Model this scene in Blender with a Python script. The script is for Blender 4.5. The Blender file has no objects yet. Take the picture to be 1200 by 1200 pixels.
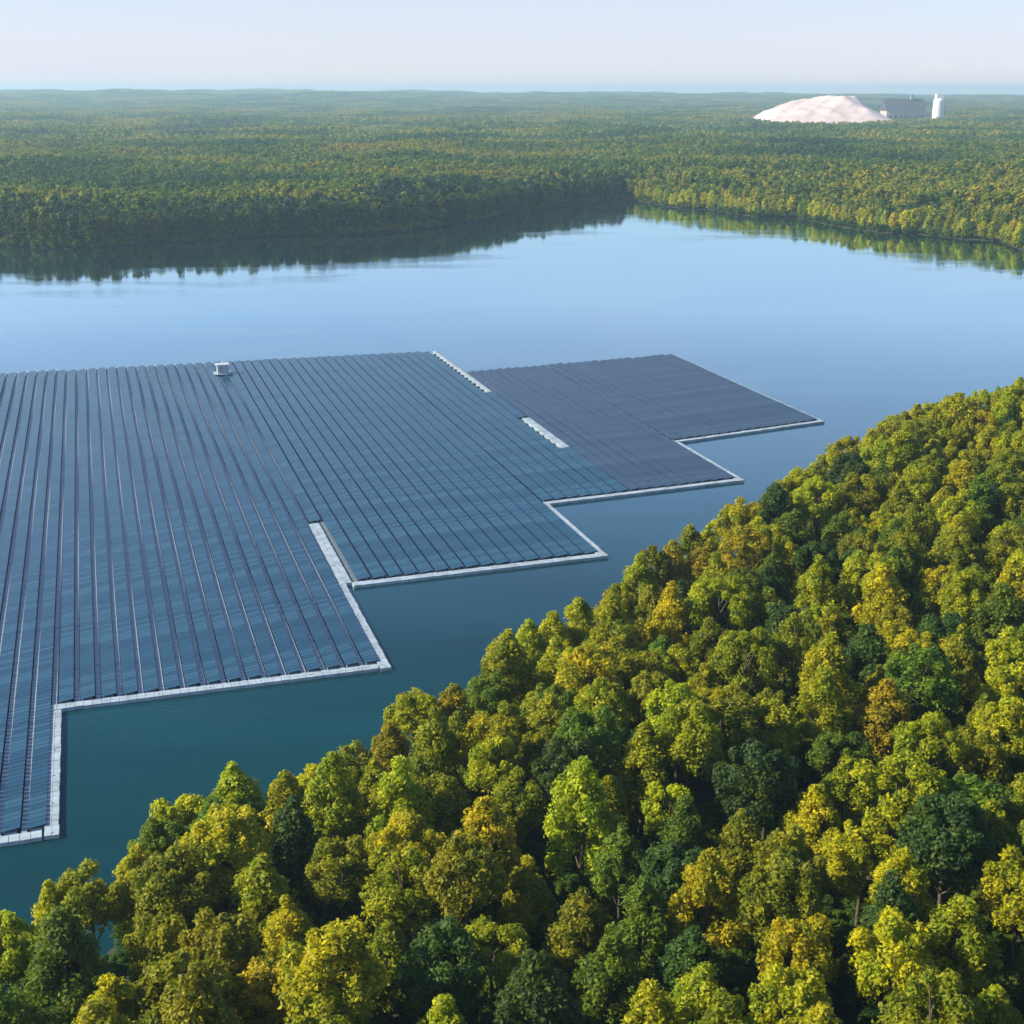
import bpy, math, random
import numpy as np
random.seed(7); rng = np.random.default_rng(11)
scene = bpy.context.scene
COL = scene.collection
R = math.radians

# ------------------------------------------------------------------ camera geometry
H = 80.0; F = 1583.0; PITCH = math.atan(495/1583.0)
sp, cp = math.sin(PITCH), math.cos(PITCH)
def ray(px, py):
    x = (px-600)/F; y = -(py-600)/F
    return (x, cp + y*sp, -sp + y*cp)
def P(px, py, z=0.0):
    d = ray(px, py); t = (z-H)/d[2]
    return (d[0]*t, d[1]*t, z)
def proj(x, y, z):
    dz = z-H
    zc = y*cp - dz*sp
    return 600 + F*x/zc, 600 - F*(y*sp + dz*cp)/zc

cam = bpy.data.cameras.new("camera"); camo = bpy.data.objects.new("camera", cam); COL.objects.link(camo)
camo.location = (0, 0, H); camo.rotation_euler = (math.pi/2-PITCH, 0, 0)
cam.sensor_width = 36; cam.lens = F/1200*36; cam.clip_start = 1; cam.clip_end = 60000
scene.camera = camo

# ------------------------------------------------------------------ light
SUN_EL, SUN_AZ = R(33), R(-95)      # azimuth from +Y (clockwise positive): low from the left, slightly ahead
world = bpy.data.worlds.new("World"); scene.world = world; world.use_nodes = True
nt = world.node_tree; nt.nodes.clear()
sky = nt.nodes.new('ShaderNodeTexSky'); sky.sky_type = 'NISHITA'; sky.sun_disc = False
sky.sun_elevation = SUN_EL; sky.sun_rotation = SUN_AZ
sky.air_density = 1.0; sky.dust_density = 0.2; sky.ozone_density = 5.0; sky.altitude = 100
bg = nt.nodes.new('ShaderNodeBackground'); bg.inputs['Strength'].default_value = 0.090
wo = nt.nodes.new('ShaderNodeOutputWorld')
tint = nt.nodes.new('ShaderNodeMix'); tint.data_type = 'RGBA'; tint.blend_type = 'MULTIPLY'; tint.inputs[0].default_value = 1
tint.inputs[7].default_value = (1.03, 0.93, 1.04, 1)
nt.links.new(sky.outputs[0], tint.inputs[6]); tcw = nt.nodes.new('ShaderNodeTexCoord'); sep = nt.nodes.new('ShaderNodeSeparateXYZ'); nt.links.new(tcw.outputs['Generated'], sep.inputs[0])
vr = nt.nodes.new('ShaderNodeValToRGB'); vr.color_ramp.elements[0].color = (0.62, 0.62, 0.62, 1); vr.color_ramp.elements[0].position = 0.0
vr.color_ramp.elements[1].color = (0, 0, 0, 1); vr.color_ramp.elements[1].position = 0.42; nt.links.new(sep.outputs[2], vr.inputs[0])
cl = nt.nodes.new('ShaderNodeTexNoise'); cl.inputs['Scale'].default_value = 3.0; cl.inputs['Detail'].default_value = 5
cm = nt.nodes.new('ShaderNodeMapping'); cm.inputs['Scale'].default_value = (1, 1, 9); nt.links.new(tcw.outputs['Generated'], cm.inputs[0]); nt.links.new(cm.outputs[0], cl.inputs['Vector'])
cf = nt.nodes.new('ShaderNodeMapRange'); cf.inputs[1].default_value = 0.3; cf.inputs[2].default_value = 0.7; cf.inputs[3].default_value = 0.75; cf.inputs[4].default_value = 1.25
nt.links.new(cl.outputs[0], cf.inputs[0])
mm = nt.nodes.new('ShaderNodeMath'); mm.operation = 'MULTIPLY'; nt.links.new(vr.outputs[0], mm.inputs[0]); nt.links.new(cf.outputs[0], mm.inputs[1])
veil = nt.nodes.new('ShaderNodeMix'); veil.data_type = 'RGBA'; veil.inputs[7].default_value = (4.65, 4.75, 5.6, 1)   # thin milky veil low in the sky
nt.links.new(mm.outputs[0], veil.inputs[0]); nt.links.new(tint.outputs[2], veil.inputs[6]); nt.links.new(veil.outputs[2], bg.inputs[0]); nt.links.new(bg.outputs[0], wo.inputs[0])
sun = bpy.data.lights.new("sun", 'SUN'); sun.energy = 5.0; sun.angle = R(0.53); sun.color = (1.0, 0.88, 0.66)
suno = bpy.data.objects.new("sun", sun); COL.objects.link(suno)
import mathutils
sd = mathutils.Vector((math.sin(SUN_AZ)*math.cos(SUN_EL), math.cos(SUN_AZ)*math.cos(SUN_EL), math.sin(SUN_EL)))
suno.rotation_euler = sd.to_track_quat('Z', 'Y').to_euler(); suno.location = (0, 0, 300)

scene.view_settings.view_transform = 'Standard'; scene.view_settings.look = 'None'
scene.view_settings.exposure = 0.92; scene.view_settings.gamma = 1
scene.render.engine = 'CYCLES'
cy = scene.cycles
cy.max_bounces = 6; cy.diffuse_bounces = 3; cy.glossy_bounces = 3; cy.transmission_bounces = 4
cy.volume_bounces = 1; cy.transparent_max_bounces = 8; cy.use_denoising = True
cy.volume_step_rate = 1.0
HAZE = 0.00012

# ------------------------------------------------------------------ materials
class N:
    """tiny node helper"""
    def __init__(s, name):
        s.m = bpy.data.materials.new(name); s.m.use_nodes = True; s.t = s.m.node_tree
        s.t.nodes.clear(); s.out = s.n('ShaderNodeOutputMaterial')
    def n(s, typ, **kw):
        x = s.t.nodes.new(typ)
        for k, v in kw.items():
            if k in x.inputs.keys(): x.inputs[k].default_value = v
            else: setattr(x, k, v)
        return x
    def l(s, a, b): s.t.links.new(a, b)
    def noise(s, scale, detail=4, vec=None, rough=0.55):
        x = s.n('ShaderNodeTexNoise'); x.inputs['Scale'].default_value = scale
        x.inputs['Detail'].default_value = detail; x.inputs['Roughness'].default_value = rough
        if vec is not None: s.l(vec, x.inputs['Vector'])
        return x
    def ramp(s, fac, stops, interp='LINEAR'):
        x = s.n('ShaderNodeValToRGB'); e = x.color_ramp; e.interpolation = interp
        while len(e.elements) < len(stops): e.elements.new(0.5)
        for i, (p, c) in enumerate(stops):
            e.elements[i].position = p; e.elements[i].color = (*c, 1) if len(c) == 3 else c
        s.l(fac, x.inputs[0]); return x
    def mix(s, fac, a, b, blend='MIX'):
        x = s.n('ShaderNodeMix', data_type='RGBA', blend_type=blend)
        for v, i in ((fac, 0), (a, 6), (b, 7)):
            if hasattr(v, 'is_linked'): s.l(v, x.inputs[i])
            else: x.inputs[i].default_value = v if i == 0 else (*v, 1)
        return x.outputs[2]
    def math(s, op, a, b=0.0):
        x = s.n('ShaderNodeMath', operation=op)
        for v, i in ((a, 0), (b, 1)):
            if hasattr(v, 'is_linked'): s.l(v, x.inputs[i])
            else: x.inputs[i].default_value = v
        return x.outputs[0]

def simple(name, col, rough=0.7, var=0.15, scale=0.5, metallic=0.0, bump=0.0):
    a = N(name); p = a.n('ShaderNodeBsdfPrincipled', Roughness=rough, Metallic=metallic)
    geo = a.n('ShaderNodeNewGeometry')
    no = a.noise(scale, 5, geo.outputs['Position'])
    c = a.ramp(no.outputs[0], [(0.3, tuple(v*(1-var) for v in col)), (0.7, tuple(min(1, v*(1+var)) for v in col))])
    a.l(c.outputs[0], p.inputs['Base Color'])
    if bump:
        b = a.n('ShaderNodeBump', Strength=bump); a.l(no.outputs[0], b.inputs['Height']); a.l(b.outputs[0], p.inputs['Normal'])
    a.l(p.outputs[0], a.out.inputs[0]); return a.m

def leaf_mat(name, mode):
    a = N(name)
    geo = a.n('ShaderNodeNewGeometry'); oi = a.n('ShaderNodeObjectInfo')
    if mode == 'object':
        base = oi.outputs['Color']
    elif mode == 'dark':  # shade of the far left bank painted into the leaf colour
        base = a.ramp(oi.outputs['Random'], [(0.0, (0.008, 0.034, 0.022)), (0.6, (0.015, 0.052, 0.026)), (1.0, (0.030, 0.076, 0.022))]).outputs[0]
    elif mode == 'sun_tint':  # sunlight on the far right bank painted into the leaf colour
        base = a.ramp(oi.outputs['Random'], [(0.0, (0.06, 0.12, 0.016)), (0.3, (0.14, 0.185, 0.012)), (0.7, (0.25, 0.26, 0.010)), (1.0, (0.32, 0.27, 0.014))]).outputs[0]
    else:
        big = a.noise(0.0045, 3, geo.outputs['Position'])
        f = a.math('ADD', a.math('MULTIPLY', oi.outputs['Random'], 0.45), a.math('MULTIPLY', big.outputs[0], 2.8))
        f = a.math('SUBTRACT', f, 1.12)
        base = a.ramp(f, [(0.1, (0.026, 0.075, 0.022)), (0.35, (0.055, 0.125, 0.018)), (0.6, (0.130, 0.180, 0.014)),
                          (0.85, (0.240, 0.235, 0.014)), (1.0, (0.26, 0.22, 0.02))]).outputs[0]
    isl = geo.outputs['Random Per Island']
    v = a.ramp(isl, [(0, (0.55, 0.62, 0.7)), (0.5, (1, 1, 1)), (1, (1.5, 1.4, 0.95))]).outputs[0]
    tcn = a.n('ShaderNodeTexCoord'); vm = a.n('ShaderNodeVectorMath', operation='ADD')
    a.l(tcn.outputs['Object'], vm.inputs[0]); a.l(oi.outputs['Location'], vm.inputs[1])
    nn = a.noise(0.55, 2, vm.outputs[0])
    v2 = a.ramp(nn.outputs[0], [(0.32, (0.62, 0.80, 1.15)), (0.5, (1, 1, 1)), (0.68, (1.32, 1.24, 0.8))]).outputs[0]
    c = a.mix(1.0, a.mix(1.0, base, v2, 'MULTIPLY'), v, 'MULTIPLY')
    d = a.n('ShaderNodeBsdfPrincipled', Roughness=0.55); a.l(c, d.inputs['Base Color'])
    d.inputs['Specular IOR Level'].default_value = 0.25
    t = a.n('ShaderNodeBsdfTranslucent')
    tc = a.mix(1.0, c, (1.35, 1.40, 0.45), 'MULTIPLY'); a.l(tc, t.inputs[0])
    m = a.n('ShaderNodeMixShader'); m.inputs[0].default_value = 0.42
    a.l(d.outputs[0], m.inputs[1]); a.l(t.outputs[0], m.inputs[2]); a.l(m.outputs[0], a.out.inputs[0])
    return a.m
M_leaf = leaf_mat('leaves', 'object')
M_leaf_shade = leaf_mat('leaves_painted_shade', 'dark')
M_leaf_sun = leaf_mat('leaves_painted_sun', 'sun_tint')
M_leaf_far = leaf_mat('leaves_mixed', 'random')
M_bark = simple('bark', (0.075, 0.058, 0.042), 0.9, 0.4, 3)

# ground
a = N('woodland_floor'); p = a.n('ShaderNodeBsdfPrincipled', Roughness=0.95)
geo = a.n('ShaderNodeNewGeometry')
n1 = a.noise(0.35, 6, geo.outputs['Position']); n2 = a.noise(0.004, 4, geo.outputs['Position'])
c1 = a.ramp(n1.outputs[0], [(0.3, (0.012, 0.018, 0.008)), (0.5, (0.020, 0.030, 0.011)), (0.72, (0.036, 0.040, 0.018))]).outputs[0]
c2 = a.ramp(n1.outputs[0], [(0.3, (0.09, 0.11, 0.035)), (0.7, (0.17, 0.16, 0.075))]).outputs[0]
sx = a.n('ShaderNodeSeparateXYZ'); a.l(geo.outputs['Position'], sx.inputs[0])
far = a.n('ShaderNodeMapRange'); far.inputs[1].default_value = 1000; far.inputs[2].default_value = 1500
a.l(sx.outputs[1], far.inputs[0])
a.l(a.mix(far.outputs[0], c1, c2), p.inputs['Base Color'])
b = a.n('ShaderNodeBump', Strength=0.6, Distance=0.3); a.l(n1.outputs[0], b.inputs['Height']); a.l(b.outputs[0], p.inputs['Normal'])
a.l(p.outputs[0], a.out.inputs[0]); M_ground = a.m

# water
a = N('lake_water')
geo = a.n('ShaderNodeNewGeometry')
mp = a.n('ShaderNodeMapping'); mp.inputs['Rotation'].default_value = (0, 0, R(-12)); mp.inputs['Scale'].default_value = (1, 3.2, 1)
a.l(geo.outputs['Position'], mp.inputs[0])
n1 = a.noise(0.6, 5, mp.outputs[0]); n2 = a.noise(0.011, 5, mp.outputs[0])
calm = a.ramp(n2.outputs[0], [(0.36, (0.04,)*3), (0.52, (0.12,)*3), (0.62, (0.5,)*3)])
b = a.n('ShaderNodeBump', Distance=0.05); a.l(calm.outputs[0], b.inputs['Strength']); a.l(n1.outputs[0], b.inputs['Height'])
cc = a.ramp(n2.outputs[0], [(0.3, (0.003, 0.028, 0.036)), (0.7, (0.004, 0.046, 0.060))]).outputs[0]
df = a.n('ShaderNodeBsdfDiffuse'); a.l(cc, df.inputs[0])
gl = a.n('ShaderNodeBsdfGlossy', Roughness=0.03); gl.inputs['Color'].default_value = (0.77, 0.97, 1.0, 1); a.l(b.outputs[0], gl.inputs['Normal'])
fr_ = a.n('ShaderNodeFresnel', IOR=1.33); a.l(b.outputs[0], fr_.inputs['Normal'])
fc = a.ramp(fr_.outputs[0], [(0.0, (0.0,)*3), (0.08, (0.055,)*3), (0.2, (0.42,)*3), (0.4, (0.86,)*3), (0.7, (0.95,)*3)])
mx = a.n('ShaderNodeMixShader'); a.l(fc.outputs[0], mx.inputs[0]); a.l(df.outputs[0], mx.inputs[1]); a.l(gl.outputs[0], mx.inputs[2])
a.l(mx.outputs[0], a.out.inputs[0]); M_water = a.m

# solar panel: dark blue cells behind glass
a = N('solar_glass'); p = a.n('ShaderNodeBsdfPrincipled', Roughness=0.25, IOR=1.38)
geo = a.n('ShaderNodeNewGeometry')
v = a.ramp(geo.outputs['Random Per Island'], [(0, (0.009, 0.042, 0.082)), (0.5, (0.013, 0.055, 0.102)), (1, (0.022, 0.074, 0.128))]).outputs[0]
a.l(v, p.inputs['Base Color']); a.l(p.outputs[0], a.out.inputs[0]); M_panel = a.m
a = N('solar_glass_grey'); p = a.n('ShaderNodeBsdfPrincipled', Roughness=0.28, IOR=1.38)
geo = a.n('ShaderNodeNewGeometry')
v = a.ramp(geo.outputs['Random Per Island'], [(0, (0.015, 0.038, 0.068)), (0.5, (0.021, 0.046, 0.080)), (1, (0.030, 0.058, 0.096))]).outputs[0]
a.l(v, p.inputs['Base Color']); a.l(p.outputs[0], a.out.inputs[0]); M_panel_grey = a.m
M_deck = simple('grey_blue_float_plastic', (0.26, 0.33, 0.39), 0.6, 0.12, 0.8)
M_deckd = simple('dark_float_plastic', (0.105, 0.145, 0.180), 0.7, 0.12, 0.8)
M_walk = simple('white_float_plastic', (0.29, 0.37, 0.44), 0.55, 0.25, 0.45)
M_frame = simple('galvanised_steel', (0.4, 0.42, 0.44), 0.4, 0.1, 2, 0.6)
M_white = simple('white_painted_metal', (0.8, 0.8, 0.8), 0.5, 0.05, 1)
M_cabin = simple('pale_grey_cabin', (0.42, 0.5, 0.56), 0.5, 0.05, 1)
M_dark = simple('dark_sheet_roof', (0.055, 0.06, 0.075), 0.6, 0.2, 0.05)
M_grey = simple('grey_cladding', (0.35, 0.37, 0.4), 0.6, 0.1, 0.05)
M_glass = simple('window_glass', (0.03, 0.04, 0.05), 0.1, 0.1, 1)
M_tile = simple('terracotta_roof', (0.42, 0.16, 0.09), 0.8, 0.2, 0.3)
M_plaster = simple('cream_render', (0.62, 0.55, 0.44), 0.8, 0.1, 0.2)
M_works = simple('pale_brown_cladding', (0.50, 0.42, 0.36), 0.8, 0.2, 0.08)
M_sand = simple('pale_sand', (0.60, 0.49, 0.47), 0.9, 0.2, 0.03, bump=0.4)

# ------------------------------------------------------------------ mesh helpers
def mesh_np(name, V, Q, mat, smooth=False):
    V = np.asarray(V, np.float32).reshape(-1, 3); Q = np.asarray(Q, np.int32)
    me = bpy.data.meshes.new(name); k = Q.shape[1]
    me.vertices.add(len(V)); me.vertices.foreach_set('co', V.ravel())
    me.loops.add(Q.size); me.loops.foreach_set('vertex_index', Q.ravel())
    me.polygons.add(len(Q)); me.polygons.foreach_set('loop_start', np.arange(0, Q.size, k, dtype=np.int32))
    me.polygons.foreach_set('loop_total', np.full(len(Q), k, np.int32))
    me.polygons.foreach_set('use_smooth', np.full(len(Q), bool(smooth)))
    me.update(calc_edges=True); me.validate()
    for m in (mat if isinstance(mat, (list, tuple)) else [mat]): me.materials.append(m)
    return me
def link(name, me, parent=None, loc=(0, 0, 0)):
    o = bpy.data.objects.new(name, me); COL.objects.link(o); o.location = loc
    if parent is not None: o.parent = parent
    return o
def tag(o, label=None, cat=None, group=None, kind=None):
    if label: o['label'] = label
    if cat: o['category'] = cat
    if group: o['group'] = group
    if kind: o['kind'] = kind
    return o
def empty(name, loc, rz=0.0):
    o = bpy.data.objects.new(name, None); COL.objects.link(o)
    o.location = loc; o.rotation_euler = (0, 0, rz); o.empty_display_size = 0.5; return o

BOXF = np.array([[0,3,2,1],[4,5,6,7],[0,1,5,4],[1,2,6,5],[2,3,7,6],[3,0,4,7]])
class MB:
    def __init__(s): s.V = []; s.F = []; s.n = 0
    def add(s, V, Fs):
        s.V.append(np.asarray(V, float)); s.F.append(np.asarray(Fs)+s.n); s.n += len(V)
    def box(s, c, size, rz=0.0, taper=1.0):
        x, y, z = [v/2 for v in size]
        v = np.array([[-x,-y,-z],[x,-y,-z],[x,y,-z],[-x,y,-z],[-x*taper,-y*taper,z],[x*taper,-y*taper,z],[x*taper,y*taper,z],[-x*taper,y*taper,z]])
        ca, sa = math.cos(rz), math.sin(rz)
        v = v @ np.array([[ca, sa, 0], [-sa, ca, 0], [0, 0, 1]]) + np.array(c)
        s.add(v, BOXF)
    def tube(s, pts, rad, n=8, cap=True):
        pts = [np.array(p, float) for p in pts]; V = []; Fs = []
        for i, p in enumerate(pts):
            d = pts[min(i+1, len(pts)-1)] - pts[max(i-1, 0)]; d /= np.linalg.norm(d)
            u = np.cross(d, [0.3, 0.9, 0.1]); u /= np.linalg.norm(u); w = np.cross(d, u)
            for k in range(n):
                a = 2*math.pi*k/n; V.append(p + rad[i]*(math.cos(a)*u+math.sin(a)*w))
        for i in range(len(pts)-1):
            for k in range(n):
                k2 = (k+1) % n; Fs.append([i*n+k, i*n+k2, (i+1)*n+k2, (i+1)*n+k])
        if cap:
            e = len(V); V.append(pts[-1]); b = (len(pts)-1)*n
            for k in range(0, n, 1): Fs.append([b+k, b+(k+1) % n, e, e])
        s.add(V, Fs)
    def mesh(s, name, mat, smooth=False):
        V = np.concatenate(s.V); Fq = np.concatenate(s.F)
        if (Fq[:, 2] == Fq[:, 3]).any():
            fs = [tuple(f) if f[2] != f[3] else tuple(f[:3]) for f in Fq.tolist()]
            me = bpy.data.meshes.new(name); me.from_pydata(V.tolist(), [], fs); me.materials.append(mat)
            me.polygons.foreach_set('use_smooth', np.full(len(fs), bool(smooth)))
            return me
        return mesh_np(name, V, Fq, mat, smooth)

# ------------------------------------------------------------------ lake outline and terrain
def far_shore(px, yw, h):       # yw: pixel row where the mirrored tree tops end
    return P(px, 105 + (yw-105)/(1+h/H))[:2]
FAR_L = [far_shore(x, y, 19.5) for x, y in ((-120,326),(0,333),(60,337),(110,338),(170,331),(240,326),(330,321),(410,317),(480,311),(520,304),(560,297),(610,285),(660,276),(705,268),(735,265))]
FAR_R = [far_shore(x, y, 13) for x, y in ((790,266),(830,269),(880,278),(930,280),(980,291),(1030,300),(1080,303),(1130,309),(1170,312),(1200,326),(1260,345))]
TSIL = [(-200,1200),(-120,1150),(-60,1120),(0,1085),(60,1022),(150,1012),(195,935),(275,905),(340,905),(400,872),(480,822),(560,792),(600,742),(650,712),(720,684),(780,634),(860,598),(940,548),(1000,513),(1080,475),(1150,455),(1200,443),(1260,436),(1330,432)]
TX = np.array([t[0] for t in TSIL]); TY = np.array([t[1] for t in TSIL])
EDGE = [np.array(P(x, y, 14.5)[:2]) for x, y in TSIL]
NEAR = []
for i, q in enumerate(EDGE):
    d = EDGE[min(i+1, len(EDGE)-1)] - EDGE[max(i-1, 0)]; d /= np.linalg.norm(d)
    NEAR.append(q + 5.0*np.array([-d[1], d[0]]))
lake = [(-1000, -350), (-1000, 300), (-700, 560)] + [tuple(p) for p in FAR_L] + [tuple(p) for p in FAR_R] \
     + [(360, 640), (470, 560), (520, 480), (440, 410), (300, 385)] + [tuple(p) for p in NEAR[::-1]] + [(-110, 20), (-150, -120), (-220, -350)]
LK = np.array(lake)
def sdist(X, Y):
    """signed distance to the lake outline, positive on land"""
    X = np.asarray(X, float).ravel(); Y = np.asarray(Y, float).ravel()
    best = np.full(X.shape, 1e9); ins = np.zeros(X.shape, bool)
    for i in range(len(LK)):
        ax, ay = LK[i]; bx, by = LK[(i+1) % len(LK)]
        dx, dy = bx-ax, by-ay; L = dx*dx+dy*dy
        t = np.clip(((X-ax)*dx+(Y-ay)*dy)/L, 0, 1)
        best = np.minimum(best, np.hypot(X-ax-t*dx, Y-ay-t*dy))
        with np.errstate(divide='ignore', invalid='ignore'):
            c = ((ay > Y) != (by > Y)) & (X < (bx-ax)*(Y-ay)/(by-ay)+ax)
        ins ^= c
    return np.where(ins, -best, best)
ph = rng.uniform(0, 6.28, (7, 2)); fr = [(1/900, 1/700), (1/420, -1/600), (-1/1500, 1/1100), (1/250, 1/310), (1/2600, 1/1300), (1/170, -1/140), (1/1900, -1/2300)]
def wav(X, Y, ks):
    r = 0
    for k in ks:
        fx, fy = fr[k]; r = r + np.sin(6.28*(X*fx+Y*fy)+ph[k, 0])*np.cos(6.28*(X*fy-Y*fx)*0.7+ph[k, 1])
    return r/len(ks)
def ground(X, Y):
    X = np.asarray(X, float).ravel(); Y = np.asarray(Y, float).ravel(); s = sdist(X, Y)
    land = 0.9*np.clip(s/4, 0, 1) + np.where(Y < 480, 6*(1-np.exp(-np.clip(s, 0, 999)/55)), 0)
    d = np.clip((Y-900)/2200, 0, 1)*np.clip(s/200, 0, 1)
    land += np.clip(s/120, 0, 1)*np.where(Y > 480, 2.5+4*wav(X, Y, [0, 1, 3]), 0)
    land += d*12*wav(X, Y, [0, 1, 2, 6])
    e = np.clip((Y-4200)/3500, 0, 1); e = e*e*(3-2*e)
    land += e*(34 + 16*wav(X, Y, [2, 4, 6]) - 16*np.clip(X/2500, -0.7, 1.4))
    return np.where(s > 0, land, -np.clip(-s*0.25, 0, 6))

def axis(lo, hi, step, far_lo, far_hi):
    a = list(np.arange(lo, hi+1e-6, step)); q = step; x = a[-1]
    while x < far_hi: q *= 1.12; x += q; a.append(x)
    q = step; x = a[0]; b = []
    while x > far_lo: q *= 1.12; x -= q; b.append(x)
    return np.array(b[::-1]+a)
gx = axis(-420, 420, 6, -9000, 9000); gy = axis(-60, 1180, 6, -1500, 15000)
GX, GY = np.meshgrid(gx, gy); GZ = ground(GX, GY).reshape(GX.shape)
V = np.stack([GX, GY, GZ], -1).reshape(-1, 3)
nx, ny = len(gx), len(gy)
ii = np.arange((nx)*(ny)).reshape(ny, nx)
Q = np.stack([ii[:-1, :-1], ii[:-1, 1:], ii[1:, 1:], ii[1:, :-1]], -1).reshape(-1, 4)
tag(link('ground', mesh_np('ground', V, Q, M_ground, True)), kind='structure', label='woodland floor and grassy clearings around the lake')
wx0, wx1, wy0, wy1 = -1100, 620, -450, 1150
wx = np.linspace(wx0, wx1, 40); wy = np.linspace(wy0, wy1, 40); WX, WY = np.meshgrid(wx, wy)
ii = np.arange(1600).reshape(40, 40)
Q = np.stack([ii[:-1, :-1], ii[:-1, 1:], ii[1:, 1:], ii[1:, :-1]], -1).reshape(-1, 4)
tag(link('lake_water', mesh_np('lake_water', np.stack([WX, WY, WX*0], -1), Q, M_water, True)), kind='structure', label='calm blue green lake water mirroring sky and far trees')

# ------------------------------------------------------------------ trees
def crown_mesh(name, seed, rx, rz, zc, nclump, nleaf, size, mat, shape='round', rc=(0.9, 1.5), low=-0.6):
    r = np.random.default_rng(seed); C = []; RR = []
    for i in range(nclump):
        for _ in range(50):
            u = r.normal(size=3); u /= np.linalg.norm(u)
            if u[2] < low: continue
            rad = r.uniform(0.55, 1.0)**0.6
            p = u*rad*np.array([rx, rx, rz])
            if shape == 'cone':
                k = (p[2]/rz+1)/2; p[:2] *= 1.3-1.05*k
            if all(np.linalg.norm((p-c)*[1, 1, .8]) > 0.62*rc[0] for c in C): break
        C.append(p); RR.append(r.uniform(*rc)*(0.8 if p[2] > rz*0.6 else 1.0))
    C = np.array(C); RR = np.array(RR)
    ci = r.integers(0, nclump, nleaf)
    u = r.normal(size=(nleaf, 3)); u[:, 2] = np.abs(u[:, 2])*np.where(r.random(nleaf) < 0.75, 1, -1)
    u /= np.linalg.norm(u, axis=1)[:, None]
    pos = C[ci] + u*(RR[ci]*r.uniform(0.2, 1.35, nleaf)**0.6)[:, None]*np.array([0.9, 0.9, 1.3]) + [0, 0, zc]
    nrm = u*0.9 + r.normal(size=(nleaf, 3))*0.55 + [0, 0, 0.15]; nrm /= np.linalg.norm(nrm, axis=1)[:, None]
    t = np.cross(nrm, r.normal(size=(nleaf, 3))); t /= np.linalg.norm(t, axis=1)[:, None]; b = np.cross(nrm, t)
    s = (size*r.uniform(0.6, 1.35, nleaf))[:, None]
    V = np.stack([pos - t*s, pos + b*s*0.55 - nrm*s*0.12 + t*s*0.1, pos + t*s, pos - b*s*0.55 + t*s*0.1 - nrm*s*0.1], 1).reshape(-1, 3)
    Q = np.arange(nleaf*4).reshape(-1, 4)
    return mesh_np(name, V, Q, mat), C + [0, 0, zc]
def trunk_mesh(name, seed, h, C, r0=0.24, nl=9):
    r = np.random.default_rng(seed); m = MB()
    lean = r.normal(size=2)*0.25
    pts = [(lean[0]*k*k, lean[1]*k*k, h*k-0.6) for k in (0, .04, .25, .5, .75, 1)]
    m.tube(pts, [r0*1.5, r0*1.05, r0*.85, r0*.65, r0*.4, r0*.12], 8)
    idx = r.permutation(len(C))[:nl]
    for j in idx:
        e = C[j]; z0 = max(h*0.3, min(h*0.85, e[2]-1.5-r.uniform(0, 1.5))); k = (z0+.6)/h
        s = np.array([lean[0]*k*k, lean[1]*k*k, z0]); mid = (s+e)/2 + np.array([0, 0, -0.25])
        m.tube([s, mid, e], [r0*.38, r0*.26, r0*.07], 5)
    return m.mesh(name, M_bark, True)

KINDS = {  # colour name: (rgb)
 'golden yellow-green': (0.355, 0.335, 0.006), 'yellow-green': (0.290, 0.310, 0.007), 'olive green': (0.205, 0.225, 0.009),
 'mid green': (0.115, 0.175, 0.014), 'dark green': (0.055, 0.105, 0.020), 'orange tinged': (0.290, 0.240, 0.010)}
NV = []     # near variants
for i in range(12):
    cone = i % 2 == 0
    rx = random.uniform(2.7, 3.4); rz = random.uniform(4.8, 5.8) if cone else random.uniform(3.8, 4.8); top = 14.0
    me, C = crown_mesh('crown', 100+i, rx-0.5, rz-0.6, top-rz, 50 if cone else 44, 11500, 0.17, M_leaf, 'cone' if cone else 'round', (0.45, 1.0), -0.8)
    NV.append((me, trunk_mesh('trunk', 200+i, 12.0, C)))
def dup_tree(name, var, loc, rz, sc, color, label, group):
    t = empty(name, loc, rz); t.scale = sc; tag(t, label, 'tree', group)
    c = bpy.data.objects.new('crown', var[0]); COL.objects.link(c); c.parent = t; c.color = (*color, 1)
    k = bpy.data.objects.new('trunk', var[1]); COL.objects.link(k); k.parent = t
    return t
def vcol(k):
    b = KINDS[k]; f = random.uniform(0.85, 1.15)
    return tuple(v*f*random.uniform(0.93, 1.07) for v in b)
TEN = ['no', 'one', 'two', 'three', 'four', 'five', 'six', 'seven', 'eight', 'nine', 'ten']
ORD = ['first','second','third','fourth','fifth','sixth','seventh','eighth','ninth','tenth','eleventh','twelfth','thirteenth','fourteenth','fifteenth','sixteenth','seventeenth','eighteenth','nineteenth']
def ordinal(i):
    if i < 19: return ORD[i]
    tens = {1: 'twentieth', 2: 'thirtieth', 3: 'fortieth', 4: 'fiftieth', 5: 'sixtieth', 6: 'seventieth', 7: 'eightieth', 8: 'ninetieth'}
    tn = {1: 'twenty', 2: 'thirty', 3: 'forty', 4: 'fifty', 5: 'sixty', 6: 'seventy', 7: 'eighty', 8: 'ninety'}
    n = i+1; q, r_ = divmod(n, 10)
    return tens[q-1] if r_ == 0 else tn[q-1]+'-'+ORD[r_-1]

placed = []     # (x, y, top height, edge?)
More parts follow.
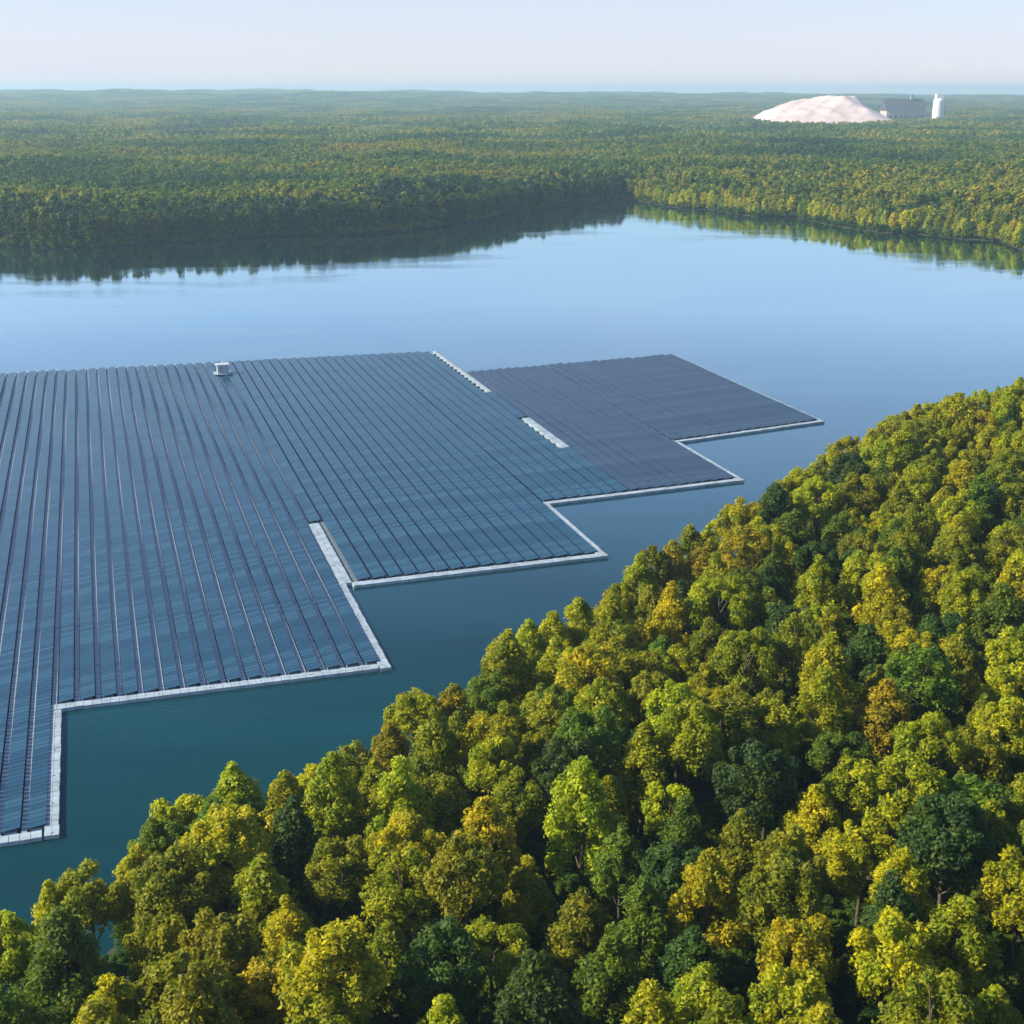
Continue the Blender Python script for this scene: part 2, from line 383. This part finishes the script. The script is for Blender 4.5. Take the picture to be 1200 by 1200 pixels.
# waterside trees along the outline
E = np.array(EDGE); seg = np.hypot(*np.diff(E, axis=0).T); cum = np.r_[0, np.cumsum(seg)]
s = 0.0
edge_pts = []
while s < cum[-1]:
    k = min(np.searchsorted(cum, s, 'right')-1, len(seg)-1); f = (s-cum[k])/seg[k]
    edge_pts.append(E[k]*(1-f)+E[k+1]*f); s += random.uniform(4.6, 6.6)
for q in edge_pts: placed.append((q[0]+random.uniform(-.6, .6), q[1]+random.uniform(-1, .6), True))
PA = [(p[0], p[1]) for p in placed]
cand = rng.uniform((-75, 40), (330, 430), (60000, 2)); sdv = sdist(cand[:, 0], cand[:, 1])
for (x, y), sv in zip(cand, sdv):
    if sv < 7.5: continue
    rmin = 5.7 + 0.8*math.sin(x*0.9+y*1.7)
    a_ = np.array(PA)
    if (np.hypot(a_[:, 0]-x, a_[:, 1]-y) > rmin).all():
        PA.append((x, y)); placed.append((x, y, False))
gz = ground([p[0] for p in placed], [p[1] for p in placed])
near_things = []; margin = []
for (x, y, edge), z in zip(placed, gz):
    hgt = random.uniform(11.5, 16.5) if not edge else random.uniform(12.2, 14.3)
    if not edge and random.random() < 0.12: hgt += 1.8
    px, py = proj(x, y, z+hgt)
    if -50 < px < 1260:
        lim = np.interp(px, TX, TY) + (-14 if edge else -4)
        n_ = 0
        while py < lim and n_ < 30: hgt -= 0.4; n_ += 1; px, py = proj(x, y, z+hgt)
        if hgt < 7.5: continue
    _, pbase = proj(x, y, z+hgt*0.45)
    vis = -30 < px < 1230 and py < 1215
    (near_things if vis else margin).append((x, y, z, hgt, px, py, edge))
near_things.sort(key=lambda t: (not t[6], t[4]))
if len(near_things) > 330: 
    pass
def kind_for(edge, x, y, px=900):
    if not edge and px < 420 and random.random() < 0.6: edge = True  # lower left trees lean golden: sunlight put into their colour
    w = [4.5, 5, 2.0, .7, .1, .8] if edge else [1.6, 4, 4, 2.6, 1.5, .4]  # golden waterside weights: species mix plus sunlight put into the leaf colour
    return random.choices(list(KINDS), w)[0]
e_i = 0
for (x, y, z, hgt, px, py, edge) in near_things:
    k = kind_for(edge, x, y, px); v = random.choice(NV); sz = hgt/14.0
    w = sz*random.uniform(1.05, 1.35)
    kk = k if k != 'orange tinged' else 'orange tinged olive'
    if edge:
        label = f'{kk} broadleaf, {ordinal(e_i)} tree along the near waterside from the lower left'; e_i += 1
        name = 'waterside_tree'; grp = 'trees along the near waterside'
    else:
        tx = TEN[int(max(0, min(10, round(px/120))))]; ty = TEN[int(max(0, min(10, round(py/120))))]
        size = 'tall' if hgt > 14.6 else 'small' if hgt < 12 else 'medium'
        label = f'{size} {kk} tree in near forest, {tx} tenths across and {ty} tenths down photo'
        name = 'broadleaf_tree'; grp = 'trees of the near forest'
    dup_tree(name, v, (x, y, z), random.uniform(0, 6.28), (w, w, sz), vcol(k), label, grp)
print('NEAR', len(near_things), 'margin', len(margin), 'edge', e_i)

# far tree variants
FV = []
for i in range(6):
    me, C = crown_mesh('crown', 300+i, 3.0, 7.4, 9.0, 26, 950, 0.62, M_leaf, 'cone' if i % 2 else 'round', (1.3, 2.0), -0.98)
    FV.append((me, trunk_mesh('trunk', 320+i, 13.5, C, 0.26, 4)))
def shore_trees(pts, kinds, light_mul, hr, name, bank, grp, where, off, spacing):
    E = np.array(pts); seg = np.hypot(*np.diff(E, axis=0).T); cum = np.r_[0, np.cumsum(seg)]
    s = 2.0; out = []
    while s < cum[-1]:
        k = min(np.searchsorted(cum, s, 'right')-1, len(seg)-1); f = (s-cum[k])/seg[k]
        q = E[k]*(1-f)+E[k+1]*f; d = (E[k+1]-E[k])/seg[k]; o = random.uniform(*off)
        out.append((q[0]-d[1]*o, q[1]+d[0]*o)); s += random.uniform(*spacing)
    gz = ground([p[0] for p in out], [p[1] for p in out]); i = 0
    for (x, y), z in zip(out, gz):
        px, py = proj(x, y, z)
        if px < -20 or px > 1215: continue
        k = random.choices(list(KINDS), kinds)[0]; h = random.uniform(*hr); sc = h/17.0; w = sc*random.uniform(1.0, 1.35)
        kk = k if k != 'orange tinged' else 'orange tinged olive'
        dup_tree(name, random.choice(FV), (x, y, z), random.uniform(0, 6.28), (w, w, sc), tuple(q_*light_mul for q_ in vcol(k)),
                 f'{kk} tree {bank}, {ordinal(i)} {where}', grp); i += 1
    print(name, i)
shore_trees(FAR_L, [0, .1, .8, 3.0, 5, .05], 0.55, (15.5, 20), 'shade_tinted_shore_tree', 'with painted shade on far left bank', 'trees along the far left bank', 'at waterline from left', (0.8, 3), (4.8, 8.0))  # shade painted in by darker kinds and a darkened crown colour
shore_trees([FAR_L[-1]]+FAR_R, [3.5, 4, 2.5, 1, .3, .7], 1.1, (9.5, 14), 'sun_tinted_shore_tree', 'with painted sunlight on far right bank', 'trees along the far right bank', 'at waterline from left', (0.8, 3), (4.8, 8.0))  # sunlight painted in by golden kinds and a brightened crown colour

# stuff: woods as one mass, scattered with a node tree from template meshes kept outside the scene
def scatter(name, pts, meshes, scales, label):
    """pts (n,3); one object with instanced copies of the template meshes"""
    tc = bpy.data.collections.new(name+'_templates')
    for me in meshes:
        o = bpy.data.objects.new(name+'_template', me); tc.objects.link(o)
        o.color = (0.09, 0.115, 0.018, 1)
    n = len(pts); me = bpy.data.meshes.new(name); me.vertices.add(n)
    me.vertices.foreach_set('co', np.asarray(pts, np.float32).ravel())
    for an, typ, dat in (('sc', 'FLOAT_VECTOR', scales), ('rot', 'FLOAT_VECTOR', np.stack([np.zeros(n), np.zeros(n), rng.uniform(0, 6.28, n)], -1))):
        at = me.attributes.new(an, typ, 'POINT'); at.data.foreach_set('vector', np.asarray(dat, np.float32).ravel())
    at = me.attributes.new('idx', 'INT', 'POINT'); at.data.foreach_set('value', rng.integers(0, len(meshes), n).astype(np.int32))
    o = link(name, me); tag(o, label, kind='stuff')
    g = bpy.data.node_groups.new(name, 'GeometryNodeTree')
    g.interface.new_socket('Geometry', in_out='INPUT', socket_type='NodeSocketGeometry')
    g.interface.new_socket('Geometry', in_out='OUTPUT', socket_type='NodeSocketGeometry')
    i = g.nodes.new('NodeGroupInput'); ou = g.nodes.new('NodeGroupOutput')
    ci = g.nodes.new('GeometryNodeCollectionInfo'); ci.inputs['Collection'].default_value = tc
    ci.inputs['Separate Children'].default_value = True; ci.inputs['Reset Children'].default_value = True
    ip = g.nodes.new('GeometryNodeInstanceOnPoints'); ip.inputs['Pick Instance'].default_value = True
    def na(nm, t):
        x = g.nodes.new('GeometryNodeInputNamedAttribute'); x.data_type = t; x.inputs['Name'].default_value = nm; return x.outputs['Attribute']
    g.links.new(i.outputs[0], ip.inputs['Points']); g.links.new(ci.outputs[0], ip.inputs['Instance'])
    g.links.new(na('idx', 'INT'), ip.inputs['Instance Index']); g.links.new(na('rot', 'FLOAT_VECTOR'), ip.inputs['Rotation'])
    g.links.new(na('sc', 'FLOAT_VECTOR'), ip.inputs['Scale']); g.links.new(ip.outputs[0], ou.inputs[0])
    md = o.modifiers.new('scatter', 'NODES'); md.node_group = g
    return o
def recolor(me, mat): m = me.copy(); m.materials.clear(); m.materials.append(mat); return m

near_mix = [recolor(v[0], M_leaf_far) for v in NV[:5]]
if margin:
    pts = [(m[0], m[1], m[2]) for m in margin]; sc = [(m[3]/14*1.05, m[3]/14*1.05, m[3]/14) for m in margin]
    tag(scatter('woodland', pts, near_mix, sc, 'near forest continuing beyond the edges of the view'))

ux = rng.uniform((-80, 40), (150, 340), (16000, 2)); us_ = sdist(ux[:, 0], ux[:, 1]); ux = ux[(us_ > 0.6)]; us_ = us_[us_ > .6]
kk_ = (np.abs(ux[:, 0]) < 0.42*ux[:, 1]+30) & ((us_ < 14) | (rng.random(len(ux)) < 0.6)); ux = ux[kk_]
uz = ground(ux[:, 0], ux[:, 1]); us_ = rng.uniform(0.25, 0.6, len(ux))
scatter('undergrowth', np.stack([ux[:, 0], ux[:, 1], uz-1.6*us_], -1), near_mix[:4], np.stack([us_*1.5, us_*1.5, us_*.62], -1), 'dark leafy undergrowth between the trees of the near forest')
# clearings (pixel centre on the ground, half sizes in metres)
CLEAR = [(P(232, 160)[:2], 110, 260), (P(1000, 192)[:2], 60, 70), (P(640, 178)[:2], 120, 50), (P(330, 195)[:2], 60, 22),
         (P(60, 190)[:2], 60, 30), (P(1090, 212)[:2], 42, 60), (P(1165, 212)[:2], 34, 50), (P(975, 150)[:2], 210, 200), (P(1085, 152)[:2], 140, 200)]
def clear_mask(x, y):
    k = np.ones(x.shape, bool)
    for (cx, cy), a_, b_ in CLEAR: k &= ((x-cx)/a_)**2+((y-cy)/b_)**2 > 1
    return k
step = 6.6
X, Y = np.meshgrid(np.arange(-900, 900, step), np.arange(380, 1750, step))
X = X.ravel()+rng.uniform(-2.4, 2.4, X.size); Y = Y.ravel()+rng.uniform(-2.4, 2.4, Y.size)
k = (np.abs(X) < 0.40*Y+140); X, Y = X[k], Y[k]
k = clear_mask(X, Y) & (Y > 470); X, Y = X[k], Y[k]
sv = sdist(X, Y); k = (sv > 7.5); X, Y, sv = X[k], Y[k], sv[k]
k = ~((X > 0) & (Y < 520) & (X < 330)); X, Y, sv = X[k], Y[k], sv[k]
Z = ground(X, Y); hs = rng.uniform(0.82, 1.12, X.size)
hs = hs*(1+0.22*wav(X*1.4, Y*1.4, [0, 1, 3])); hs = np.where((X > 60) & (sv < 45), hs*0.72, hs); ws = hs*rng.uniform(0.95, 1.35, X.size)
gap = wav(X*3, Y*3, [0, 1, 3, 5]) > -0.62
X, Y, Z, hs, ws, sv = X[gap], Y[gap], Z[gap], hs[gap], ws[gap], sv[gap]
sun_tint = (X > 95+15*np.sin(Y/30)) & (Y < 1120) & (rng.random(len(X)) < 0.75)  # right bank trees that get the leaves with painted sunlight
print('FAR1', len(X))
FM = [crown_mesh('far_crown', 400+i, 2.9, random.uniform(4.4, 6.2), 11.3, 10, 230, 0.95, M_leaf_far, 'cone' if i % 2 else 'round', (1.3, 2.1))[0] for i in range(8)]
shade_tint = ~sun_tint & (X < 100) & (sv < 70) & (rng.random(len(X)) < 1.0 - sv/130)  # left bank trees that get the leaves with painted shade
FD = [recolor(m_, M_leaf_shade) for m_ in FM]
scatter('bank_woods', np.stack([X, Y, Z], -1)[shade_tint], FD, np.stack([ws, ws, hs], -1)[shade_tint], 'woods on the far left bank with shade painted into dark green leaves')
gd = ~sun_tint & ~shade_tint
scatter('far_forest', np.stack([X, Y, Z], -1)[gd], FM, np.stack([ws, ws, hs], -1)[gd], 'mixed green forest beyond the lake')
FG = [recolor(m_, M_leaf_sun) for m_ in FM]
scatter('sun_tinted_woods', np.stack([X, Y, Z], -1)[sun_tint], FG, np.stack([ws, ws, hs], -1)[sun_tint], 'woods behind the far right bank with sunlight painted into yellow green leaves')
qs = []
for line, lo_, hi_ in ((FAR_L+FAR_R, -1.2, 6.0),):
    E_ = np.array(line); sg = np.hypot(*np.diff(E_, axis=0).T)
    for k_ in range(len(sg)):
        for _ in range(int(sg[k_]*1.3)):
            f = random.random(); d = (E_[k_+1]-E_[k_])/sg[k_]; o_ = random.uniform(lo_, hi_)
            q = E_[k_]*(1-f)+E_[k_+1]*f; qs.append((q[0]-d[1]*o_, q[1]+d[0]*o_))
qs = np.array(qs); qz = ground(qs[:, 0], qs[:, 1]); q_s = rng.uniform(0.2, 0.48, len(qs))
scatter('shore_shrubs', np.stack([qs[:, 0], qs[:, 1], qz-1.9*q_s], -1), FM, np.stack([q_s*1.5, q_s*1.5, q_s*.8], -1), 'low green shrubs overhanging the far waterline')
# groves toward the horizon
GV = []
for i in range(4):
    r = np.random.default_rng(500+i); Vs = []
    nt_ = 52
    for j in range(nt_):
        n = 46; c = r.uniform(-30, 30, 2); h = r.uniform(13, 18.5); u = r.normal(size=(n, 3)); u /= np.linalg.norm(u, axis=1)[:, None]
        pos = np.array([c[0], c[1], h-4.6]) + u*[3.7, 3.7, 4.6]*r.uniform(0.6, 1, n)[:, None]
        nr = u+r.normal(size=(n, 3))*.35; nr /= np.linalg.norm(nr, axis=1)[:, None]
        t = np.cross(nr, r.normal(size=(n, 3))); t /= np.linalg.norm(t, axis=1)[:, None]; b = np.cross(nr, t); s_ = r.uniform(1.0, 1.9, n)[:, None]
        Vs.append(np.stack([pos-t*s_, pos+b*s_*.7, pos+t*s_, pos-b*s_*.7], 1).reshape(-1, 3))
    Vs = np.concatenate(Vs); GV.append(mesh_np('grove', Vs, np.arange(len(Vs)).reshape(-1, 4), M_leaf_far))
step = 48
X, Y = np.meshgrid(np.arange(-4300, 4300, step), np.arange(1740, 10500, step))
X = X.ravel()+rng.uniform(-14, 14, X.size); Y = Y.ravel()+rng.uniform(-14, 14, Y.size)
k = (np.abs(X) < 0.39*Y+260) & clear_mask(X, Y) & (wav(X*1.3, Y*.8, [0, 1, 3]) > -0.66)
X, Y = X[k], Y[k]; Z = ground(X, Y)-0.5
sc = np.stack([np.ones(X.size)]*3, -1)*rng.uniform(0.85, 1.2, X.size)[:, None]
print('FAR2', len(X))
scatter('distant_woods', np.stack([X, Y, Z], -1), GV, sc, 'hazy blue green woods reaching the horizon')

# ------------------------------------------------------------------ floating solar array
th = math.atan2(510, 1658.6)
UA = np.array([math.cos(th), math.sin(th)]); VB = np.array([-math.sin(th), math.cos(th)])   # A: along rows' spacing, B: along rows
def uv(px, py): q = np.array(P(px, py, 0.5)[:2]); return float(q@UA), float(q@VB)

PITCH_U = 2.9; U0 = -10.1
arr_o = UA*0 + VB*0
ang = th
array = empty('floating_solar_array', (0, 0, 0), ang)
tag(array, 'blue floating solar panel array with stepped white walkway edge on the lake', 'solar array')
# inside the array local x = across the rows (u), local y = along the rows (v)
STEPS = [(-45.0, -10.1, 142.3, 143.2), (-10.1, 35.2, 176.6, 177.4), (35.2, 82.6, 212.0, 213.8), (82.6, 128.0, 246.8, 251.0), (128.0, 171.5, 285.0, 293.5)]
def vlow(u):
    for a_, b_, c_, d_ in STEPS:
        if u <= b_: return c_+(d_-c_)*(u-a_)/(b_-a_)
    return 293.5
def vhigh(u): return 418.5-3.6*(u+29)/130 if u < 101.6 else 380.5+7*(u-101.6)/70
us = []
for e0, e1, n_ in ((-46, -10.1, 13), (-10.1, 35.2, 16), (35.2, 82.6, 17), (82.6, 128.0, 16), (128.0, 171.5, 15)):
    for i in range(n_): us.append(e0+(e1-.15-e0)*(i+.5)/n_)
rr = np.random.default_rng(5)
deck = MB(); deck_w = MB()
TILT = R(9)
for k_, u in enumerate(us):
    lo, hi = vlow(u)+1.6, vhigh(u)-0.4
    mb = MB(); v = lo; j = 0
    row_t = rr.normal()*R(0.35)
    while v+1.04 < hi:
        gapd = False
        if gapd: v += 0.25
        # two modules side by side across the row, tilted toward the sun side
        mid = v+0.5
        inwalk = (abs(u-101.6) < 1.6 and (mid > 350 or 286.5 < mid < 319.5)) or (35 < u < 37 and mid < 248)
        if not inwalk:
            ty = TILT + row_t + rr.normal()*R(0.35); rx_ = rr.normal()*R(0.3)
            ca, sa = math.cos(ty), math.sin(ty)
            hx, hy, ht = (1.0 if u < 36 else 1.13), (0.49 if u < 36 else 0.512), 0.02
            c = np.array([u, mid, 0.62 + 0.05*math.sin(v*0.07+k_)])
            vv = []
            for zz in (-ht, ht):
                for (xx, yy) in ((-hx, -hy), (hx, -hy), (hx, hy), (-hx, hy)):
                    vv.append([xx*ca - zz*sa, yy, xx*sa + zz*ca + yy*rx_])
            mb.add(np.array(vv)+c, BOXF)
        v += 1.05; j += 1
    if mb.n: link('panel_row', mb.mesh('panel_row', M_panel_grey if u > 101.6 else M_panel), array)
    # pontoons under the row: service float line beside the modules
    v = lo-0.6; dk_ = deck if u > 35 else deck_w
    while v < hi:
        dk_.box((u+1.40, v+1.2, 0.17), (0.66, 2.39, 0.34), taper=0.97)
        v += 2.4
    for v in np.arange(lo, hi-1, 4.2):
        dk_.box((u-0.1, v+0.5, 0.15), (1.4, 0.9, 0.30), taper=0.9)
link('float_deck', deck.mesh('float_deck', M_deckd), array); link('float_deck', deck_w.mesh('float_deck', M_deck), array)
def walkway(p, q, w=1.9, name='walkway'):
    p = np.array(p, float); q = np.array(q, float); d = q-p; L = np.linalg.norm(d); d /= L; a_ = math.atan2(d[1], d[0]); n_ = max(1, int(L/1.15)); st = L/n_
    mb = MB()
    for i in range(n_):
        c = p+d*(i+.5)*st; nrm = np.array([-d[1], d[0]]); off = rr.normal()*0.03
        for sgn in (-1, 1):
            cc = c+nrm*(sgn*w/4+off)
            mb.box((cc[0], cc[1], 0.26+rr.normal()*.012), (st*0.985, w/2*0.985, 0.5), a_, 0.97)
    # cleats
    for i in range(0, n_, 6):
        c = p+d*(i+.5)*st; mb.box((c[0], c[1], 0.56), (0.25, 0.25, 0.12), a_, 0.7)
    link(name, mb.mesh(name, M_walk), array)
W = 1.6
e = 0.05
walkway((-45, 142.3), (-10.1+e-1, 143.2), W); walkway((-10.1+e, 142.4), (-10.1+e, 176.9-1), W)
walkway((-10.1+e-1, 176.9), (35.2+e-1, 177.4), W); walkway((35.2+e, 176.4), (35.2+e, 212.8), W); walkway((36.05, 212.8), (36.05, 247.0), 2.2)
walkway((36.05+1.1, 212.0), (82.6+e-.85, 213.8), 1.7); walkway((82.6+e, 213), (82.6+e, 246), 1.7)
walkway((82.6+e-.85, 246.8), (128+e-.8, 251), 1.5); walkway((128.0+e, 250.2), (128.0+e, 284.3), 1.6)
walkway((128.0+e-.8, 285), (171.0, 293.5), 1.3); walkway((171.6, 292.8), (171.6, 387.4), 1.0)
walkway((101.6, 287.5), (101.6, 318.5), 2.0); walkway((101.6, 351), (101.6, 414.5), 1.1)
# pale equipment cabin on its own raft near the far edge
cx_, cy_ = 33.6, 397.0
wp = UA*cx_+VB*cy_
cab = empty('transformer_cabin', (wp[0], wp[1], 0.75), ang)
tag(cab, 'small pale equipment cabin standing near the far edge of the floating array', 'cabin')
m = MB(); m.box((0, 0, 1.45), (3.2, 2.6, 2.5)); link('body', m.mesh('body', M_cabin), cab)
m = MB(); m.box((0, 0, 2.80), (4.0, 3.4, 0.2), taper=0.92); link('roof', m.mesh('roof', M_cabin), cab)
m = MB(); m.box((-0.6, -1.53, 1.25), (0.95, 0.06, 1.9)); link('door', m.mesh('door', M_grey), cab)
m = MB(); m.box((0, 0, 0.1), (5.2, 4.6, 0.2)); link('base', m.mesh('base', M_walk), cab)

# ------------------------------------------------------------------ sand heap and works on the horizon
def at(px, py, z=None):
    x, y, _ = P(px, py, 0)
    for _ in range(6):
        z_ = float(ground([x], [y])[0]); x, y, _ = P(px, py, z_)
    return x, y, z_
def heap(name, pxa, pxb, pyb, pytop, seed, label):
    x0, y0, z0 = at((pxa+pxb)/2, pyb); zc = y0*cp-(z0-H)*sp; mpp = zc/F
    w = (pxb-pxa)*mpp; hgt = (pyb-pytop)*mpp; n = 70
    r = np.random.default_rng(seed); xs = np.linspace(-.5, .5, n); X, Y = np.meshgrid(xs, xs)
    prof = np.interp(X, [-.5, -.38, -.2, -.02, .12, .22, .36, .5], [0, .50, .80, .92, 1.0, .93, .46, 0])
    Z = prof*np.clip(1-(np.abs(Y)*2)**1.6, 0, 1)
    nz = sum(np.sin(X*f*6.28+r.uniform(0, 6))*np.cos(Y*f*5+r.uniform(0, 6))/f for f in (2.3, 4.1, 7.7, 13, 21))
    Z = np.clip(Z*(1+0.16*nz), 0, 2)*hgt - (Z < 0.02)*3
    ii = np.arange(n*n).reshape(n, n); Q = np.stack([ii[:-1, :-1], ii[:-1, 1:], ii[1:, 1:], ii[1:, :-1]], -1).reshape(-1, 4)
    o = link(name, mesh_np(name, np.stack([X*w, Y*w*1.3, Z], -1), Q, M_sand, True), loc=(x0, y0+w*.5, z0-1)); return tag(o, label, 'sand heap')
heap('sand_heap', 892, 1070, 148, 113, 3, 'large pale sand heap on the horizon beside the white works')
def local(px, py):
    x, y, z = at(px, py); zc = y*cp-(z-H)*sp; return x, y, z, zc/F
x, y, z, mp_ = local(1066, 146)
fac = empty('factory_hall', (x, y, z), 0); tag(fac, 'long pale brown factory hall with dark roof right of the sand heap', 'factory')
bw, bh = 56*mp_, 16*mp_
m = MB(); m.box((0, 30, bh/2), (bw, 60, bh)); link('wall', m.mesh('wall', M_works), fac)
m = MB(); hh = 13*mp_
m.add([[-bw*.52, -2, bh], [bw*.30, -2, bh], [bw*.30, 62, bh], [-bw*.52, 62, bh], [-bw*.52, 22, bh+hh], [bw*.30, 22, bh+hh], [bw*.30, 38, bh+hh], [-bw*.52, 38, bh+hh]], BOXF)
link('roof', m.mesh('roof', M_dark), fac)
for i in range(7):
    m = MB(); m.box((-bw*.42+i*bw*.11, -0.3, bh*.5), (bw*.05, 0.6, bh*.3)); link('window', m.mesh('window', M_glass), fac)
for i in range(2):
    m = MB(); m.box((bw*.05+i*bw*.3, 20, bh+ (hh*.4 if i else hh)+3), (6, 6, 12)); link('roof_vent', m.mesh('roof_vent', M_grey), fac)
x, y, z, mp_ = local(1097, 148)
tow = empty('silo_tower', (x, y-6, z), 0); tag(tow, 'tall white silo tower at the right end of the dark roofed factory', 'silo')
m = MB(); q = 6.5*mp_; m.tube([(0, 0, -1), (0, 0, 29*mp_), (0, 0, 31*mp_)], [q, q, q*.8], 20); link('shaft', m.mesh('shaft', M_white), tow)
m = MB(); m.box((0, 0, 33.5*mp_), (q*1.3, q*1.3, 5*mp_)); link('head_house', m.mesh('head_house', M_white), tow)
m = MB(); m.tube([(q*1.25, 0, -1), (q*1.25, 0, 25*mp_)], [1.6, 1.6], 8); link('pipe', m.mesh('pipe', M_grey), tow)
# houses in clearings of the far woods
def house(px, py, rz, w, d, h, wallm, roofm, label):
    x, y, z, _ = local(px, py)
    t = empty('house', (x, y, z), rz); tag(t, label, 'house', 'houses among the far trees')
    m = MB(); m.box((0, 0, h/2-.3), (w, d, h+.6)); link('wall', m.mesh('wall', wallm), t)
    m = MB(); e = .5; rh = d*.36
    m.add([[-w/2-e, -d/2-e, h], [w/2+e, -d/2-e, h], [w/2+e, d/2+e, h], [-w/2-e, d/2+e, h], [-w/2-e, -.1, h+rh], [w/2+e, -.1, h+rh], [w/2+e, .1, h+rh], [-w/2-e, .1, h+rh]], BOXF)
    rf = link('roof', m.mesh('roof', roofm), t)
    m = MB(); m.box((w*.25, .6, h+rh*.9), (.9, .9, 2.2)); link('chimney', m.mesh('chimney', M_grey), rf)
    for i in range(3):
        m = MB(); m.box((-w*.33+i*w*.33, -d/2-.03, h*.62), (1.3, .12, 1.4)); link('window', m.mesh('window', M_glass), t)
    m = MB(); m.box((w*.12, -d/2-.03, 1.05), (1.1, .12, 2.1)); link('door', m.mesh('door', M_dark), t)
house(1076, 207, R(18), 15, 10, 6.5, M_plaster, M_tile, 'cream house with terracotta roof, left of the pair in the right hand clearing')
house(1100, 206, R(-12), 13, 9, 6.5, M_plaster, M_tile, 'cream house with terracotta roof, right of the pair in the right hand clearing')
house(1164, 205, R(30), 16, 11, 8, M_white, M_grey, 'white house with grey roof near the right edge of the far woods')
house(1000, 190, R(5), 26, 12, 5, M_plaster, M_sand, 'long pale barn in the clearing below the sand heap')

# ------------------------------------------------------------------ air
hz = MB(); x0, x1, y0, y1, z0, z1 = -9400, 9400, -1700, 15800, -12, 112
hz.box(((x0+x1)/2, (y0+y1)/2, (z0+z1)/2), (x1-x0, y1-y0, z1-z0))
a = N('haze'); pv = a.n('ShaderNodeVolumePrincipled'); pv.inputs['Color'].default_value = (0.55, 0.82, 1.0, 1)
pv.inputs['Density'].default_value = HAZE; pv.inputs['Anisotropy'].default_value = 0.2
a.l(pv.outputs[0], a.out.inputs['Volume'])
tag(link('haze', hz.mesh('haze', a.m)), kind='stuff', label='pale blue air haze over the lake and woods')
